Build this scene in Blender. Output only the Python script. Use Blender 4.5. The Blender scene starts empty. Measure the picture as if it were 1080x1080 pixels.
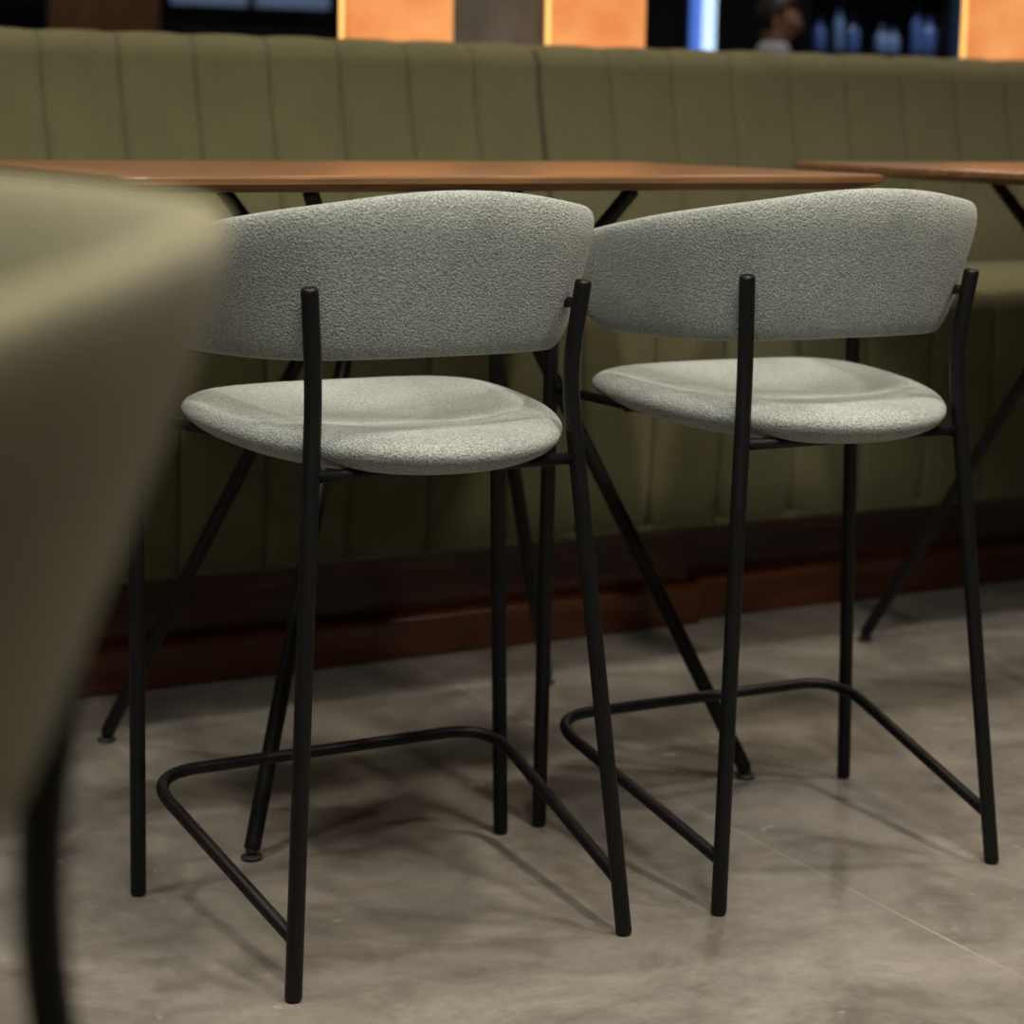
import bpy, bmesh, math, random
import numpy as np
from mathutils import Vector, Matrix
random.seed(4)
sc=bpy.context.scene
COL=sc.collection
V=Vector
# ------------------------------------------------------------------ helpers
def add(name,me,parent=None,mat=None,smooth=True):
    o=bpy.data.objects.new(name,me);COL.objects.link(o)
    if mat:me.materials.append(mat)
    if smooth:
        for p in me.polygons:p.use_smooth=True
    if parent:o.parent=parent
    return o
def mesh(name,vs,fs):
    me=bpy.data.meshes.new(name);me.from_pydata([tuple(v) for v in vs],[],fs);me.update()
    bm=bmesh.new();bm.from_mesh(me);bmesh.ops.recalc_face_normals(bm,faces=bm.faces);bm.to_mesh(me);bm.free()
    return me
def empty(name,loc=(0,0,0),rz=0):
    e=bpy.data.objects.new(name,None);e.empty_display_size=.1;COL.objects.link(e)
    e.location=loc;e.rotation_euler=(0,0,rz);return e
def subsurf(o,l=2):
    m=o.modifiers.new('sub','SUBSURF');m.levels=l;m.render_levels=l
def fillet(pts,rads,n=10):
    pts=[V(p) for p in pts];out=[pts[0]]
    for i in range(1,len(pts)-1):
        r=rads[i-1] if isinstance(rads,(list,tuple)) else rads
        a=(pts[i-1]-pts[i]);b=(pts[i+1]-pts[i]);la,lb=a.length,b.length;a.normalize();b.normalize()
        r=min(r,la*.48,lb*.48);P=pts[i]+a*r;Q=pts[i]+b*r
        for k in range(n+1):
            t=k/n;out.append(P*(1-t)**2+pts[i]*2*t*(1-t)+Q*t*t)
    out.append(pts[-1]);return out
def sweep(path,r,seg=16,cap=.5):
    """round tube; cap= softened ends"""
    path=[V(p) for p in path]
    d0=(path[0]-path[1]).normalized();d1=(path[-1]-path[-2]).normalized()
    rs=[r]*len(path)
    if cap:
        c=r*cap
        path=[path[0],path[0]-d0*c*.35,path[0]-d0*c]+path[1:-1]+[path[-1]-d1*c,path[-1]-d1*c*.35,path[-1]]
        rs=[r*.7,r*.93,r]+[r]*(len(path)-6)+[r,r*.93,r*.7]
    vs=[];fs=[];n=None
    for i,p in enumerate(path):
        t=(path[min(i+1,len(path)-1)]-path[max(i-1,0)]).normalized()
        if n is None:n=t.orthogonal().normalized()
        n=(n-t*n.dot(t)).normalized();b=t.cross(n)
        for k in range(seg):
            a=2*math.pi*k/seg;vs.append(p+(n*math.cos(a)+b*math.sin(a))*rs[i])
    for i in range(len(path)-1):
        for k in range(seg):
            fs.append((i*seg+k,i*seg+(k+1)%seg,(i+1)*seg+(k+1)%seg,(i+1)*seg+k))
    fs.append(tuple(range(seg-1,-1,-1)));m=(len(path)-1)*seg;fs.append(tuple(range(m,m+seg)))
    return vs,fs
def merge(parts):
    vs=[];fs=[]
    for a,b in parts:
        o=len(vs);vs+=list(a);fs+=[tuple(i+o for i in f) for f in b]
    return vs,fs
def boxvf(x0,x1,y0,y1,z0,z1):
    vs=[(x,y,z) for x in(x0,x1) for y in(y0,y1) for z in(z0,z1)]
    return vs,[(0,1,3,2),(4,6,7,5),(0,4,5,1),(2,3,7,6),(0,2,6,4),(1,5,7,3)]
def box(name,b,mat,parent=None,bev=.004):
    me=mesh(name,*boxvf(*b));o=add(name,me,parent,mat,False)
    if bev:
        m=o.modifiers.new('bev','BEVEL');m.width=bev;m.segments=3
    return o
# ------------------------------------------------------------------ materials
def M(name):
    m=bpy.data.materials.new(name);m.use_nodes=True;nt=m.node_tree
    return m,nt,nt.nodes['Principled BSDF']
def simple(name,col,rough=.5,metal=0,spec=.5):
    m,nt,b=M(name);b.inputs['Base Color'].default_value=(*col,1);b.inputs['Roughness'].default_value=rough
    b.inputs['Metallic'].default_value=metal;b.inputs['Specular IOR Level'].default_value=spec
    n=nt.nodes.new('ShaderNodeTexNoise');n.inputs['Scale'].default_value=60
    mr=nt.nodes.new('ShaderNodeMapRange');mr.inputs['To Min'].default_value=rough*.85;mr.inputs['To Max'].default_value=min(1,rough*1.15)
    tc=nt.nodes.new('ShaderNodeTexCoord');nt.links.new(tc.outputs['Object'],n.inputs['Vector'])
    nt.links.new(n.outputs['Fac'],mr.inputs['Value']);nt.links.new(mr.outputs['Result'],b.inputs['Roughness'])
    return m
def emis(name,col,s,base=(.02,.02,.02)):
    m,nt,b=M(name);b.inputs['Base Color'].default_value=(*base,1);b.inputs['Emission Color'].default_value=(*col,1);b.inputs['Emission Strength'].default_value=s
    return m
def fabric(name,dark,light,scale=420,bump=.6,dist=.0012,blot=.25):
    m,nt,b=M(name);N=nt.nodes;L=nt.links
    tc=N.new('ShaderNodeTexCoord')
    n1=N.new('ShaderNodeTexNoise');n1.inputs['Scale'].default_value=scale;n1.inputs['Detail'].default_value=2;L.new(tc.outputs['Object'],n1.inputs['Vector'])
    vo=N.new('ShaderNodeTexVoronoi');vo.inputs['Scale'].default_value=scale*.9;L.new(tc.outputs['Object'],vo.inputs['Vector'])
    n2=N.new('ShaderNodeTexNoise');n2.inputs['Scale'].default_value=9;n2.inputs['Detail'].default_value=4;L.new(tc.outputs['Object'],n2.inputs['Vector'])
    r=N.new('ShaderNodeValToRGB');r.color_ramp.elements[0].position=.32;r.color_ramp.elements[1].position=.68
    r.color_ramp.elements[0].color=(*dark,1);r.color_ramp.elements[1].color=(*light,1)
    L.new(n1.outputs['Fac'],r.inputs['Fac'])
    mx=N.new('ShaderNodeMix');mx.data_type='RGBA';mx.blend_type='MULTIPLY';mx.inputs['Factor'].default_value=1
    mr=N.new('ShaderNodeMapRange');mr.inputs['From Min'].default_value=.3;mr.inputs['From Max'].default_value=.7;mr.inputs['To Min'].default_value=1-blot;mr.inputs['To Max'].default_value=1
    L.new(n2.outputs['Fac'],mr.inputs['Value']);L.new(r.outputs['Color'],mx.inputs[6]);L.new(mr.outputs['Result'],mx.inputs[7])
    L.new(mx.outputs[2],b.inputs['Base Color'])
    bp=N.new('ShaderNodeBump');bp.inputs['Strength'].default_value=bump;bp.inputs['Distance'].default_value=dist
    L.new(vo.outputs['Distance'],bp.inputs['Height']);L.new(bp.outputs['Normal'],b.inputs['Normal'])
    b.inputs['Roughness'].default_value=.95;b.inputs['Specular IOR Level'].default_value=.12
    b.inputs['Sheen Weight'].default_value=.15;b.inputs['Sheen Roughness'].default_value=.5
    return m
def wood(name,c1,c2,axis=0,rough=.3,scale=6,stretch=14):
    m,nt,b=M(name);N=nt.nodes;L=nt.links
    tc=N.new('ShaderNodeTexCoord');mp=N.new('ShaderNodeMapping');s=[stretch]*3;s[axis]=1;mp.inputs['Scale'].default_value=s
    L.new(tc.outputs['Object'],mp.inputs['Vector'])
    n=N.new('ShaderNodeTexNoise');n.inputs['Scale'].default_value=scale;n.inputs['Detail'].default_value=6;n.inputs['Distortion'].default_value=.6
    L.new(mp.outputs['Vector'],n.inputs['Vector'])
    r=N.new('ShaderNodeValToRGB');r.color_ramp.elements[0].position=.35;r.color_ramp.elements[1].position=.68
    r.color_ramp.elements[0].color=(*c1,1);r.color_ramp.elements[1].color=(*c2,1)
    L.new(n.outputs['Fac'],r.inputs['Fac']);L.new(r.outputs['Color'],b.inputs['Base Color']);b.inputs['Roughness'].default_value=rough
    bp=N.new('ShaderNodeBump');bp.inputs['Strength'].default_value=.1;bp.inputs['Distance'].default_value=.0005
    L.new(n.outputs['Fac'],bp.inputs['Height']);L.new(bp.outputs['Normal'],b.inputs['Normal'])
    return m
grey_fab=fabric('grey_boucle',(.195,.222,.212),(.42,.46,.445),scale=400,bump=.75,dist=.0014,blot=.2)
olive_near=fabric('olive_chair_fabric',(.165,.160,.092),(.225,.216,.13),blot=.10)
olive=fabric('olive_bench_fabric',(.112,.110,.055),(.168,.164,.09),scale=330,bump=.35,blot=.12)
black=simple('black_powder_coat',(.004,.004,.0045),.45,0,.28)
rubber=simple('black_rubber',(.01,.01,.01),.7)
table_wood=wood('oak_tabletop',(.14,.07,.031),(.24,.123,.054),0,.3)
mahog=wood('mahogany',(.045,.014,.006),(.088,.026,.011),0,.22,scale=3)
def floor_mat():
    m,nt,b=M('polished_concrete');N=nt.nodes;L=nt.links
    tc=N.new('ShaderNodeTexCoord')
    def noise(scale,detail,rough=.6,dist=0):
        n=N.new('ShaderNodeTexNoise');n.inputs['Scale'].default_value=scale;n.inputs['Detail'].default_value=detail;n.inputs['Roughness'].default_value=rough;n.inputs['Distortion'].default_value=dist
        L.new(tc.outputs['Object'],n.inputs['Vector']);return n
    def rng(s,a,b_,c,d):
        r=N.new('ShaderNodeMapRange');r.inputs['From Min'].default_value=a;r.inputs['From Max'].default_value=b_;r.inputs['To Min'].default_value=c;r.inputs['To Max'].default_value=d
        L.new(s,r.inputs['Value']);return r.outputs['Result']
    def mul(a,bb):
        mu=N.new('ShaderNodeMix');mu.data_type='RGBA';mu.blend_type='MULTIPLY';mu.inputs['Factor'].default_value=1
        L.new(a,mu.inputs[6]);L.new(bb,mu.inputs[7]);return mu.outputs[2]
    def mixc(f,a,c):
        mu=N.new('ShaderNodeMix');mu.data_type='RGBA';L.new(f,mu.inputs['Factor']);L.new(a,mu.inputs[6]);mu.inputs[7].default_value=(*c,1);return mu.outputs[2]
    n=noise(3.0,10,.7,.7)
    r=N.new('ShaderNodeValToRGB');r.color_ramp.elements[0].position=.35;r.color_ramp.elements[1].position=.65
    r.color_ramp.elements[0].color=(.108,.102,.092,1);r.color_ramp.elements[1].color=(.235,.224,.20,1)
    L.new(n.outputs['Fac'],r.inputs['Fac'])
    c=mul(r.outputs['Color'],rng(noise(90,3).outputs['Fac'],0,1,.82,1.16))
    c=mul(c,rng(noise(11,6,.7,1.2).outputs['Fac'],.35,.65,.84,1.08))
    sx=N.new('ShaderNodeSeparateXYZ');L.new(tc.outputs['Object'],sx.inputs[0])
    a=N.new('ShaderNodeMath');a.operation='SUBTRACT';L.new(sx.outputs['X'],a.inputs[0]);a.inputs[1].default_value=1.70
    p=N.new('ShaderNodeMath');p.operation='PINGPONG';L.new(a.outputs[0],p.inputs[0]);p.inputs[1].default_value=1.5
    l=N.new('ShaderNodeMath');l.operation='LESS_THAN';L.new(p.outputs[0],l.inputs[0]);l.inputs[1].default_value=.0013
    lf=N.new('ShaderNodeMath');lf.operation='MULTIPLY';L.new(l.outputs[0],lf.inputs[0]);L.new(rng(noise(4,4).outputs['Fac'],.4,.6,.35,.95),lf.inputs[1])
    c=mixc(lf.outputs[0],c,(.34,.32,.26))
    c=mixc(rng(noise(14,5).outputs['Fac'],.67,.73,0,.85),c,(.38,.37,.33))
    L.new(c,b.inputs['Base Color'])
    L.new(rng(n.outputs['Fac'],.3,.7,.28,.46),b.inputs['Roughness'])
    b.inputs['Specular IOR Level'].default_value=.45
    return m
def plaster(name,c,scale=5,var=.25,rough=.85):
    m,nt,b=M(name);N=nt.nodes;L=nt.links
    tc=N.new('ShaderNodeTexCoord');n=N.new('ShaderNodeTexNoise');n.inputs['Scale'].default_value=scale;n.inputs['Detail'].default_value=7;L.new(tc.outputs['Object'],n.inputs['Vector'])
    r=N.new('ShaderNodeValToRGB');r.color_ramp.elements[0].color=(*[x*(1-var) for x in c],1);r.color_ramp.elements[1].color=(*[x*(1+var) for x in c],1)
    r.color_ramp.elements[0].position=.3;r.color_ramp.elements[1].position=.7
    L.new(n.outputs['Fac'],r.inputs['Fac']);L.new(r.outputs['Color'],b.inputs['Base Color']);b.inputs['Roughness'].default_value=rough
    return m
# ------------------------------------------------------------------ stool
def catmull(P,n):
    P=[V(p) for p in P];P=[P[0]*2-P[1]]+P+[P[-1]*2-P[-2]];out=[]
    for i in range(1,len(P)-2):
        for k in range(n):
            t=k/n;a,b,c,d=P[i-1:i+3]
            out.append(.5*((2*b)+(c-a)*t+(2*a-5*b+4*c-d)*t*t+(3*b-a-3*c+d)*t**3))
    out.append(P[-2]);return out
def resample(P,n):
    d=[0]
    for a,b in zip(P,P[1:]):d.append(d[-1]+(b-a).length)
    out=[];j=0
    for k in range(n):
        s=d[-1]*k/(n-1)
        while j<len(d)-2 and d[j+1]<s:j+=1
        t=(s-d[j])/max(d[j+1]-d[j],1e-9);out.append(P[j].lerp(P[j+1],min(t,1)))
    return out,d[-1]
def backrest(zb0,zt0,zb1,zt1,flare,th=.036,near=False):
    half=[(0,.05),(.09,.058),(.162,.088),(.207,.15),(.226,.23),(.231,.31),(.232,.385)]
    pts=[(-x,y) for x,y in half[:0:-1]]+half
    pts=[V((x,y,0)) for x,y in pts]
    P,Ln=resample(catmull(pts,12),101)
    K=32;vs=[];fs=[]
    g=lambda s:((s-.14)+math.sqrt((s-.14)**2+.012))/2
    for i,p in enumerate(P):
        t=(P[min(i+1,100)]-P[max(i-1,0)]).normalized();nrm=V((t.y,-t.x,0)) # outward (rear/side)
        s=abs(i/100*2-1)
        e=s**2.2 if near else (g(s)-g(0))/(g(1)-g(0))
        zt=zt0+(zt1-zt0)*e;zb=zb0+(zb1-zb0)*(s**1.6)
        dist=(1-s)*Ln/2;R=.07
        hs=1 if dist>R else math.sqrt(max(1-((R-dist)/R)**2,0.0))**.85
        hs=max(hs,.10)
        zc=(zt+zb)/2;hh=(zt-zb)/2*hs
        ts=1 if dist>.02 else max(.25,math.sqrt(max(1-((.02-dist)/.02)**2,0)))
        for k in range(K):
            a=2*math.pi*k/K;c,sn=math.cos(a),math.sin(a)
            hz=math.copysign(abs(sn)**(.62),sn)*hh
            off=math.copysign(abs(c)**(.6),c)*th/2*ts
            z=zc+hz
            fl=(z-.8)*flare+ ((z-.8)**2*.3 if near else (-(max(z-.85,0))**2*2.2))
            q=p+nrm*(off+fl);vs.append((q.x,q.y,z))
    for i in range(100):
        for k in range(K):
            fs.append((i*K+k,i*K+(k+1)%K,(i+1)*K+(k+1)%K,(i+1)*K+k))
    fs.append(tuple(range(K)));fs.append(tuple(range(100*K,101*K)))
    return vs,fs
def seatmesh():
    A=72;cx,cy=0,.218;rx,ry=.216,.240
    def outl(a,sc):
        c,s=math.cos(a),math.sin(a)
        n=3.0 if s>0 else 2.05
        r=(abs(c)**n+abs(s)**n)**(-1/n)
        u,v=c*r,s*r
        f=1+.12*v
        return cx+u*rx*f*sc,cy+v*ry*sc
    top=[.08,.2,.32,.44,.54,.63,.71,.78,.84,.89,.93,.96,.98,.992,.998,1.0]
    bot=[.998,.99,.975,.95,.91,.86,.8,.72,.6,.3,.1]
    vs=[];fs=[]
    HT=.021;HB=.034
    rings=[(sc,1) for sc in top]+[(sc,0) for sc in bot]
    for sc,isT in rings:
        for k in range(A):
            a=2*math.pi*k/A;x,y=outl(a,sc)
            mid=.619+.05*(y-.0)
            if isT:
                q=(max(sc,.76)-.76)/.24
                e=math.sqrt(max(0,1-q**2.4)) if sc<1 else 0
                z=mid+HT*e-.010*(.5+.5*math.cos(math.pi*min(1,sc/.85)))
                if y>cy+.12: z-=(y-cy-.12)**2*.8
                z+=.0014*math.sin(x*38+y*22)*math.exp(-(sc/.7)**4)
            else:
                e=max(0,1-((max(sc,.58)-.58)/.42)**2)**.5
                z=mid-HB*e
            vs.append((x,y,z))
    n=len(rings)
    for i in range(n-1):
        for k in range(A):fs.append((i*A+k,i*A+(k+1)%A,(i+1)*A+(k+1)%A,(i+1)*A+k))
    fs.append(tuple(range(A)));m=(n-1)*A;fs.append(tuple(range(m,m+A)))
    return vs,fs
def stool(loc,rz,fab,near=False,name='bar_stool'):
    E=empty(name,loc,rz)
    r=.0102
    for s,t in((-1,'left'),(1,'right')):
        path=fillet([(s*.2225,0,0),(s*.166,.066,.694),(s*.1765,.0535,.808)],.05)
        vs,fs=sweep(path,r,20);add('rear_leg_'+t,mesh('leg',vs,fs),E,black)
        path=[(s*.267,.40,0),(s*.2555,.4095,.66),(s*.2545,.411,.79)]
        vs,fs=sweep(path,r,20);add('front_leg_'+t,mesh('leg',vs,fs),E,black)
        vs,fs=sweep([(s*.1765,.056,.78),(s*.158,.09,.78)],.0065,12,.2);add('bracket_'+t,mesh('br',vs,fs),E,black)
        vs,fs=sweep([(s*.2555,.409,.628),(s*.10,.06,.594)],.0065,12,0);add('side_rail_'+t,mesh('rail',vs,fs),E,black)
    vs,fs=sweep([(-.174,.0585,.594),(.174,.0585,.594)],.0075,12,0)
    add('rear_rail',mesh('rail',vs,fs),E,black)
    vs,fs=sweep([(-.20,.30,.612),(.20,.30,.612)],.0065,12,0);add('front_rail',mesh('rail',vs,fs),E,black)
    zr,zf=.0685,.157
    k=zr/.694;xr=.2225+(.166-.2225)*k;yr=.066*k
    xf=.267+(.2555-.267)*zf/.66-.012;yf=.40+.0025+.004
    p=fillet([(-xr,yr,zr),(-xf,yf,zf),(xf,yf,zf),(xr,yr,zr)],[.075,.075],14)
    vs,fs=sweep(p,.0082);add('footrest',mesh('footrest',vs,fs),E,black)
    if near:vs,fs=backrest(.722,.975,.78,.94,.36,.04,True)
    else:vs,fs=backrest(.722,.9145,.710,.838,.27,.037)
    add('backrest',mesh('backrest',vs,fs),E,fab)
    vs,fs=seatmesh();add('seat',mesh('seat',vs,fs),E,fab)
    return E
stool((1.1266,2.1245,0),.0026,grey_fab)
stool((1.7147,2.123,0),-.0222,grey_fab)
NT=2.33
def place_near(t,target,local):
    c,s=math.cos(t),math.sin(t);x,y=local
    return (target[0]-(x*c-y*s),target[1]-(x*s+y*c),0)
nx,ny,_=place_near(NT,(.2253,.7897),(-.166,.066))
stool((nx+.000,ny+.000,0),NT,olive_near,True)
# ------------------------------------------------------------------ tables
def table(tx,ty):
    E=empty('bar_table',(tx,ty,0))
    LX,LY,zt=.5903,.3677,.9184
    prof=[(-.006,zt),(-.001,zt-.0015),(0,zt-.004),(0,zt-.011),(-.03,zt-.022),(-.2,zt-.022)]
    vs=[];fs=[];n=0
    def ring(ins,z):
        out=[];R=.03
        for (sx,sy,a0) in((1,1,0),(-1,1,90),(-1,-1,180),(1,-1,270)):
            for k in range(7):
                a=math.radians(a0+90*k/6);out.append((sx*(LX-R)+R*math.cos(a)+0,sy*(LY-R)+R*math.sin(a),z))
        fx,fy=(LX+ins)/LX,(LY+ins)/LY
        return [(x*fx,y*fy,z) for x,y,z in out]
    for ins,z in prof:vs+=ring(ins,z)
    m=28
    for i in range(len(prof)-1):
        for k in range(m):fs.append((i*m+k,i*m+(k+1)%m,(i+1)*m+(k+1)%m,(i+1)*m+k))
    fs.append(tuple(range(m)));fs.append(tuple(range((len(prof)-1)*m,len(prof)*m)))
    add('tabletop',mesh('tabletop',vs,fs),E,table_wood,False)
    lx,ly,wx,wy,wz,ux,uy=.4068,.3074,.1454,.0569,.69,.2606,.1752
    for sx,sy,n in((-1,-1,'1'),(1,-1,'2'),(-1,1,'3'),(1,1,'4')):
        p=fillet([(sx*lx,sy*ly,.012),(sx*wx,sy*wy,wz),(sx*ux,sy*uy,zt-.026)],.05)
        vs,fs=sweep(p,.0115);add('leg_'+n,mesh('leg',vs,fs),E,black)
        vs,fs=merge([sweep([(sx*lx,sy*ly,0),(sx*lx,sy*ly,.007)],.015,20,.3),sweep([(sx*lx,sy*ly,.005),(sx*lx,sy*ly,.02)],.008,12,0)])
        add('glide_'+n,mesh('glide',vs,fs),E,rubber)
    for a,b in(((-wx,-wy),(wx,-wy)),((-wx,wy),(wx,wy)),((-wx,-wy),(-wx,wy)),((wx,-wy),(wx,wy))):
        vs,fs=sweep([(a[0],a[1],wz),(b[0],b[1],wz)],.008,12,0);add('waist_bar',mesh('bar',vs,fs),E,black)
    vs,fs=merge([boxvf(-.30,.30,-.20,-.15,zt-.028,zt-.022),boxvf(-.30,.30,.15,.20,zt-.028,zt-.022)])
    add('top_plate',mesh('plate',vs,fs),E,black,False)
table(1.4465,2.8909)
table(1.4465+1.5251,2.8909)
# ------------------------------------------------------------------ banquette
def arc(cy,cz,r,a0,a1,n):
    return [(cy+r*math.cos(math.radians(a0+(a1-a0)*k/n)),cz+r*math.sin(math.radians(a0+(a1-a0)*k/n))) for k in range(n+1)]
def channelled(name,xs,prof,amp,parent):
    n=len(prof);N=[]
    for i in range(n):
        a=prof[max(i-1,0)];b=prof[min(i+1,n-1)]
        dy,dz=b[0]-a[0],b[1]-a[1];l=math.hypot(dy,dz) or 1
        N.append((dz/l,-dy/l))
    cols=[]
    for a,b in zip(xs,xs[1:]):
        for k in range(18):
            t=.5-.5*math.cos(math.pi*k/18);cols.append((a+(b-a)*t,t))
    cols.append((xs[-1],0))
    vs=[];fs=[]
    for x,t in cols:
        u=abs(2*t-1);h=.82*(1-u**9)**.5+.18*(1-u*u) if u<1 else 0
        for (y,z,w),(ny,nz) in zip(prof,N):
            d=amp*w*(h-1)
            vs.append((x,y+ny*d,z+nz*d))
    for i in range(len(cols)-1):
        for k in range(n-1):fs.append((i*n+k,i*n+k+1,(i+1)*n+k+1,(i+1)*n+k))
    fs.append(tuple(range(n)));fs.append(tuple(range((len(cols)-1)*n,len(cols)*n)))
    return add(name,mesh(name,vs,fs),parent,olive)
def bench(x0,x1,xs,kick_back):
    E=empty('banquette_bench')
    back=[(4.26,.30),(4.26,.7),(4.26,1.09)]+arc(4.205,1.094,.055,0,180,10)[1:]+[(4.145,1.04),(4.11,.9),(4.075,.78),(4.055,.70),(4.05,.60),(4.05,.30)]
    back=[(y,z,0 if y>4.22 else 1) for y,z in back][::-1]
    channelled('backrest',xs,back,-.017,E)
    seat=[(4.06,.25),(4.06,.655),(3.9,.66),(3.7,.662),(3.5,.66)]+arc(3.46,.60,.06,80,180,8)+[(3.398,.5),(3.402,.4),(3.408,.3),(3.415,.225)]+arc(3.44,.222,.022,180,270,4)+[(3.9,.2)]
    seat=[(y,z,0 if (y>4.0 or z<.21) else 1) for y,z in seat]
    channelled('seat_cushion',xs,seat,.017,E)
    box('plinth',(x0,x1,3.455+kick_back,4.24,0,.078+kick_back*.2),mahog,E,.007)
    box('kick_board',(x0,x1,3.51+kick_back,4.24,.07,.215),mahog,E,.004)
    return E
J=2.362
xl=[J-.004-.1585*k for k in range(26)][::-1]
xr=[J+.004]+[J+.18+.165*k for k in range(22)]
bench(xl[0],J-.003,xl,0)
bench(J+.003,xr[-1],xr,.03)
# ------------------------------------------------------------------ room
fl=box('floor',(-5,12,-4,13,-.1,0),floor_mat(),None,0)
wallm=plaster('dark_wall_paint',(.018,.02,.028),3)
ceilm=plaster('dark_ceiling',(.03,.03,.03),2)
box('ceiling',(-5,12,-4,13,3.2,3.3),ceilm,None,0)
box('wall_back',(-5,12,12.0,12.15,0,3.2),wallm,None,0)
box('wall_left',(-5.15,-5,-4,12.15,0,3.2),wallm,None,0)
box('wall_right',(12,12.15,-4,12.15,0,3.2),wallm,None,0)
box('wall_front',(-5,12,-4.15,-4,0,3.2),wallm,None,0)
conc=plaster('raw_concrete',(.11,.145,.175),6,.35)
def glow():
    m,nt,b=M('backlit_orange_shade');N=nt.nodes;L=nt.links
    tc=N.new('ShaderNodeTexCoord');n=N.new('ShaderNodeTexNoise');n.inputs['Scale'].default_value=7;n.inputs['Detail'].default_value=5;L.new(tc.outputs['Object'],n.inputs['Vector'])
    r=N.new('ShaderNodeValToRGB');r.color_ramp.elements[0].color=(.76,.22,.055,1);r.color_ramp.elements[1].color=(1,.43,.14,1)
    r.color_ramp.elements[0].position=.3;r.color_ramp.elements[1].position=.7
    L.new(n.outputs['Fac'],r.inputs['Fac']);L.new(r.outputs['Color'],b.inputs['Emission Color']);b.inputs['Emission Strength'].default_value=.85
    b.inputs['Base Color'].default_value=(.4,.16,.07,1);b.inputs['Roughness'].default_value=.6
    return m
gm=glow();rim=emis('warm_led_strip',(1,.55,.16),1.6)
def pil(x0,x1):
    E=empty('backlit_pilaster_lamp')
    box('shade',(x0+.006,x1-.006,4.60,4.64,0.02,3.2),gm,E,.01)
    box('led_strip_left',(x0+.002,x0+.012,4.642,4.65,0.02,3.2),rim,E,0)
    box('led_strip_right',(x1-.008,x1+.012,4.642,4.66,0.02,3.2),rim,E,0)
    box('uplight_strip',(x0+.01,x1-.01,4.56,4.575,1.02,1.035),emis('uplight_led',(1,.6,.22),9),E,0)
    box('base',(x0-.01,x1+.01,4.55,4.70,0,.02),black,E,0)
    box('uplight_bracket',(x0+.01,x1-.01,4.575,4.602,1.015,1.03),black,E,0)
pil(2.103,2.387);pil(2.655,2.925);pil(3.965,4.25)
box('concrete_column',(2.42,2.86,4.82,5.2,0,3.2),conc,None,.01)
night=emis('night_glass',(.05,.09,.2),.2)
bluew=emis('window_dusk_light',(.35,.5,.8),.18)
frame=simple('dark_metal_frame',(.01,.01,.012),.4)
def window(n,x0,x1,g,z0=.9,z1=2.6):
    E=empty('window_%d'%n)
    box('glass',(x0,x1,11.96,11.98,z0,z1),g,E,0)
    vs,fs=merge([boxvf(x0-.05,x0,11.93,12,z0-.05,z1+.05),boxvf(x1,x1+.05,11.93,12,z0-.05,z1+.05),boxvf(x0,x1,11.93,12,z0-.05,z0),boxvf(x0,x1,11.93,12,z1,z1+.05),boxvf((x0+x1)/2-.02,(x0+x1)/2+.02,11.93,12,z0,z1)])
    add('frame',mesh('frame',vs,fs),E,frame,False)
window(1,4.35,5.35,bluew,1.58,2.6)
window(2,10.0,11.5,night)
window(3,2.2,3.2,night,1.45,2.6)
E=empty('wall_screen')
box('panel',(6.60,6.66,9.93,9.96,1.25,2.0),emis('screen_blue',(.10,.22,.8),.9),E,0)
box('panel_side',(6.67,6.74,9.93,9.96,1.25,2.0),emis('screen_white',(.55,.75,1),1.6),E,0)
box('housing',(6.56,6.78,9.96,10.02,0,2.05),frame,E,.004)
box('wood_partition',(3.35,3.95,11.0,11.1,0,2.3),wood('dim_oak',(.10,.045,.02),(.2,.1,.04),2,.5),None,.004)
E=empty('back_bar_shelf')
for i,z in enumerate((.5,.95,1.36,1.75,2.15)):
    box('shelf_%d'%i,(7.35,8.35,9.9,10.2,z-.02,z),frame,E,.003)
box('back_panel',(7.35,8.35,10.2,10.24,0,2.3),plaster('navy_panel',(.02,.03,.06)),E,0)
box('side_1',(7.32,7.35,9.9,10.24,0,2.3),frame,E,0);box('side_2',(8.35,8.38,9.9,10.24,0,2.3),frame,E,0)
cols=[(.45,.2,.08),(.1,.2,.6),(.6,.6,.6),(.12,.24,.35),(.3,.35,.5),(.2,.35,.7)]
mats=[simple('bottle_glass_%d'%i,c,.15) for i,c in enumerate(cols)]
groups=[[] for _ in cols]
for z in (.95,1.36,1.75):
    x=7.42
    while x<8.3:
        h=random.uniform(.12,.3);r=random.uniform(.03,.045)
        ring=[(r*.9,0),(r,.01),(r,h*.55),(r*.85,h*.64),(r*.36,h*.74),(r*.33,h*.95),(r*.4,h*.96),(r*.38,h)]
        vs=[];fs=[];S=14;yy=10.05+random.uniform(-.05,.05)
        for rr,zz in ring:
            for k in range(S):a=2*math.pi*k/S;vs.append((x+rr*math.cos(a),yy+rr*math.sin(a),z+zz))
        for i in range(len(ring)-1):
            for k in range(S):fs.append((i*S+k,i*S+(k+1)%S,(i+1)*S+(k+1)%S,(i+1)*S+k))
        fs.append(tuple(range(S)));fs.append(tuple(range((len(ring)-1)*S,len(ring)*S)))
        groups[random.randrange(len(cols))].append((vs,fs));x+=r*2+random.uniform(.01,.09)
for i,g_ in enumerate(groups):
    if g_:add('bottles_%d'%i,mesh('b',*merge(g_)),E,mats[i])
E=empty('bar_counter');box('body',(4.6,8.4,6.15,6.5,0,.98),mahog,E,.01);box('top',(4.55,8.45,6.1,6.55,.98,1.02),black,E,.01)
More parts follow.
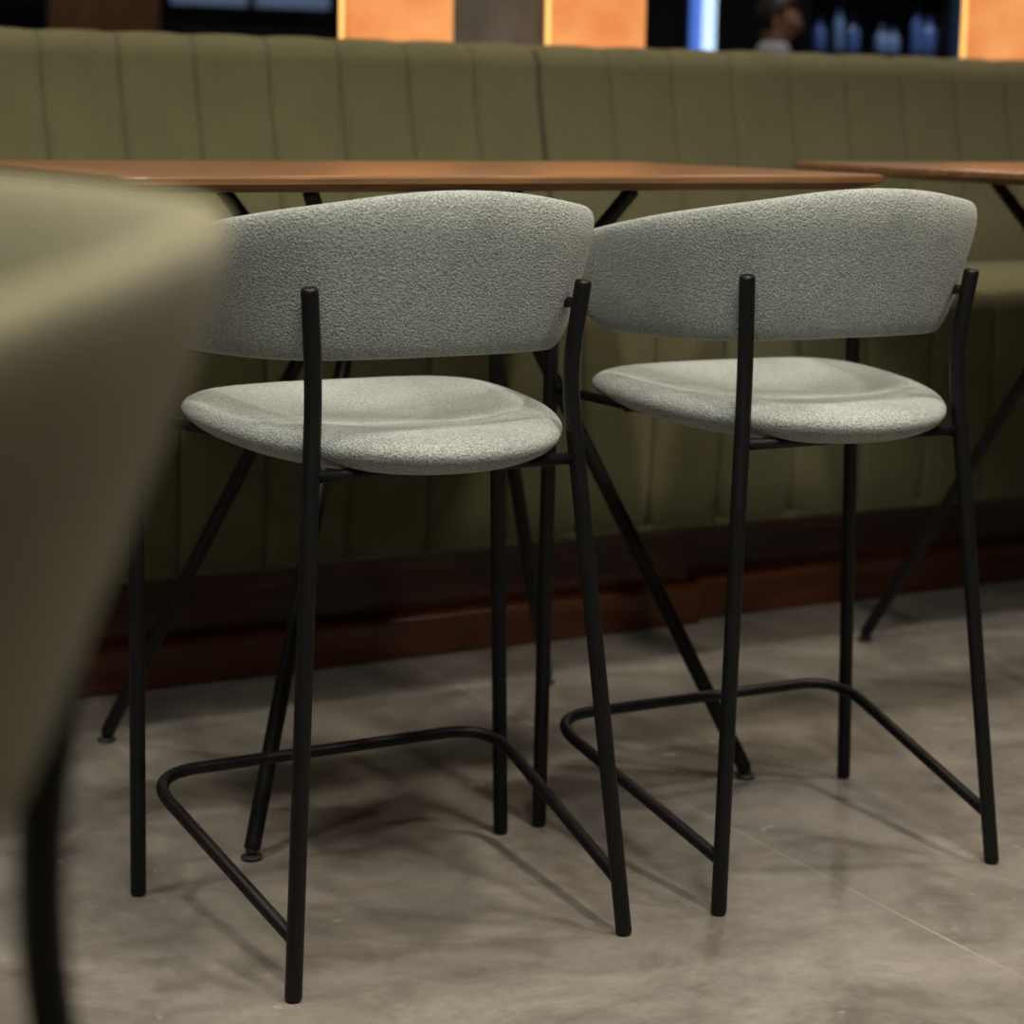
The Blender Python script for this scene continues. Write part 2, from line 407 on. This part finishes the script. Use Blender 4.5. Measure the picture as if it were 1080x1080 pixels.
# ------------------------------------------------------------------ person
def skin_obj(name,verts,edges,rad,mat,parent,root=0,lv=2):
    me=bpy.data.meshes.new(name);me.from_pydata(verts,edges,[]);o=bpy.data.objects.new(name,me);COL.objects.link(o);o.parent=parent
    o.modifiers.new('skin','SKIN').use_smooth_shade=True
    for i,r in enumerate(rad):
        sv=me.skin_vertices[0].data[i];sv.radius=(r,r) if not isinstance(r,tuple) else r;sv.use_root=(i==root)
    subsurf(o,lv);me.materials.append(mat);return o
def person(loc,rz,scl=1):
    E=empty('person_standing',loc,rz);E.scale=(scl,)*3   # faces -y
    skinm=simple('skin',(.42,.24,.16),.5);hair=simple('dark_hair',(.012,.009,.008),.55)
    shirt=plaster('pale_blue_shirt',(.42,.46,.52),20,.1);trous=plaster('dark_trousers',(.02,.02,.03),20,.1)
    skin_obj('trousers',[(0,0,.90),(.09,0,.84),(.10,-.01,.46),(.10,.01,.09),(-.09,0,.84),(-.10,.01,.46),(-.10,.03,.09),(0,0,.98)],[(0,1),(1,2),(2,3),(0,4),(4,5),(5,6),(0,7)],[.12,.09,.062,.05,.09,.062,.05,.13],trous,E)
    skin_obj('shirt',[(0,0,.93),(0,-.005,1.1),(0,0,1.24),(0,0,1.35),(.15,0,1.345),(.2,-.02,1.10),(.17,-.2,1.05),(-.15,0,1.345),(-.2,-.02,1.10),(-.17,-.2,1.05),(0,0,1.40)],
        [(0,1),(1,2),(2,3),(3,4),(4,5),(5,6),(3,7),(7,8),(8,9),(3,10)],[(.15,.11),(.145,.105),(.165,.115),(.13,.09),.068,.05,.042,.068,.05,.042,.06],shirt,E)
    for s in(-1,1):
        skin_obj('forearm',[(s*.17,-.2,1.05),(s*.13,-.32,1.12),(s*.12,-.38,1.13)],[(0,1),(1,2)],[.036,.027,.03],skinm,E)
        for f in range(4):
            x=s*(.09+.018*f);skin_obj('finger',[(x,-.37,1.13),(x,-.42,1.135),(x,-.445+abs(f-1.5)*.008,1.118)],[(0,1),(1,2)],[.010,.009,.007],skinm,E,lv=1)
        skin_obj('thumb',[(s*.11,-.35,1.13),(s*.07,-.38,1.125),(s*.06,-.40,1.12)],[(0,1),(1,2)],[.012,.010,.008],skinm,E,lv=1)
        vs,fs=sweep([(s*.10,.06,.045),(s*.10,-.06,.045),(s*.10,-.17,.035)],.042,14,.8)
        add('shoe',mesh('shoe',[(a,b,max(c,0)) for a,b,c in [tuple(v) for v in vs]],fs),E,black)
    skin_obj('neck',[(0,.005,1.33),(0,-.005,1.42),(0,-.015,1.46)],[(0,1),(1,2)],[.055,.05,.05],skinm,E)
    H=empty('head_group',(0,-.02,1.50));H.parent=E;H.rotation_euler=(.25,0,0)
    bm=bmesh.new();bmesh.ops.create_uvsphere(bm,u_segments=40,v_segments=28,radius=1)
    for v in bm.verts:
        x,y,z=v.co
        w=.075*(1-.22*max(0,-z)**1.3);d=.095;h=.118
        X,Y,Z=x*w,y*d,z*h
        if z<0 and y<0:Y*=1-.05*z*z
        if z<-.2 and y>0:Y*=1-.35*(-z-.2)
        if y<0:
            Y-=.02*math.exp(-(X/.012)**2-((Z+.018)/.016)**2)+.011*math.exp(-(X/.009)**2-((Z-.005)/.02)**2)
            for s in(-1,1):Y+=.009*math.exp(-((X-s*.031)/.014)**2-((Z-.008)/.011)**2)
            Y-=.005*math.exp(-(X/.02)**2-((Z+.055)/.009)**2)-.003*math.exp(-(X/.02)**2-((Z+.048)/.003)**2)
            Y-=.008*math.exp(-(X/.022)**2-((Z+.095)/.016)**2)
        v.co=(X,Y,Z)
    me=bpy.data.meshes.new('head');bm.to_mesh(me);bm.free();add('head',me,H,skinm)
    for s in(-1,1):
        for nm,r,mt,yy in(('eye',.0115,simple('eye_white',(.7,.7,.68),.2),-.078),('iris',.006,black,-.0855)):
            bm=bmesh.new();bmesh.ops.create_uvsphere(bm,u_segments=14,v_segments=10,radius=r);me=bpy.data.meshes.new(nm);bm.to_mesh(me);bm.free();o=add(nm,me,H,mt);o.location=(s*.031,yy,.008)
        bm=bmesh.new();bmesh.ops.create_uvsphere(bm,u_segments=16,v_segments=12,radius=1)
        for v in bm.verts:v.co=(v.co.x*.010,v.co.y*.018,v.co.z*.031)
        me=bpy.data.meshes.new('ear');bm.to_mesh(me);bm.free();o=add('ear',me,H,skinm);o.location=(s*.076,.008,-.005)
    vs,fs=sweep([(-.02,-.094,-.052),(0,-.1,-.05),(.02,-.094,-.052)],.004,8,.5);add('lips',mesh('lips',vs,fs),H,simple('lips',(.35,.12,.1),.5))
    bm=bmesh.new();bmesh.ops.create_uvsphere(bm,u_segments=48,v_segments=32,radius=1)
    dele=[]
    for v in bm.verts:
        x,y,z=v.co;n=1+.02*math.sin(x*23+y*11)*math.cos(z*17)
        hairline=.42 if y<-.35 else (-.05 if y<.1 else -.6)
        if z<hairline:dele.append(v)
        v.co=(x*.085*n,y*.104*n+.006,z*.128*n+.004)
    bmesh.ops.delete(bm,geom=dele,context='VERTS');me=bpy.data.meshes.new('hair');bm.to_mesh(me);bm.free();o=add('hair',me,H,hair)
    m=o.modifiers.new('s','SOLIDIFY');m.thickness=.012;m.offset=-1
    return E
# turned side-on, looking to the right along the counter, head bowed
person((5.24,7.3,0),1.0,.925)
# ------------------------------------------------------------------ lights
def area(name,loc,size,power,col,rot=(0,0,0),shape='DISK',sy=None,spread=180):
    l=bpy.data.lights.new(name,'AREA');l.energy=power;l.size=size;l.color=col;l.shape=shape
    if sy:l.size_y=sy
    l.spread=math.radians(spread)
    o=bpy.data.objects.new(name,l);COL.objects.link(o);o.location=loc;o.rotation_euler=rot;return o
warm=(1,.87,.70);neu=(1,.935,.84)
area('ceiling_panel_light',(.35,.35,3.15),1.4,76,neu,(math.radians(4),0,0))
for i,(x,y,p) in enumerate(((0.2,2.5,14),(1.5,1.8,19),(3.0,1.9,18),(2.9,.9,19),(1.5,.6,17),(-1.2,2.0,12),(2.4,4.0,9),(4.2,4.0,9),(0.6,4.0,9))):
    area('downlight_lamp',(x,y,3.17),.14,p,warm,spread=125)
for x,y,p in((5.2,6.7,13),(7.8,9.0,20),(3.5,10,8)):
    area('far_downlight_lamp',(x,y,3.17),.2,p,neu,spread=150)
w=bpy.data.worlds.new('World');sc.world=w;w.use_nodes=True
w.node_tree.nodes['Background'].inputs[0].default_value=(.5,.55,.7,1);w.node_tree.nodes['Background'].inputs[1].default_value=.05
# ------------------------------------------------------------------ camera
f,H,pitch,roll,psi=2254.7655,1.0025,.1853,.0150,.5072
c,s=math.cos(psi),math.sin(psi)
R=V((c,-s,0));F=V((s*math.cos(pitch),c*math.cos(pitch),-math.sin(pitch)));U=R.cross(F)
R2=R*math.cos(roll)+U*math.sin(roll);U2=U*math.cos(roll)-R*math.sin(roll)
cd=bpy.data.cameras.new('camera');cam=bpy.data.objects.new('camera',cd);COL.objects.link(cam)
m=Matrix((R2,U2,-F)).transposed().to_4x4();m.translation=V((0,0,H));cam.matrix_world=m
cd.sensor_width=36;cd.sensor_fit='HORIZONTAL';cd.lens=36*f/1080;cd.clip_start=.05
cd.dof.use_dof=True;cd.dof.focus_distance=2.5;cd.dof.aperture_fstop=4.2
sc.camera=cam
sc.view_settings.view_transform='Standard'
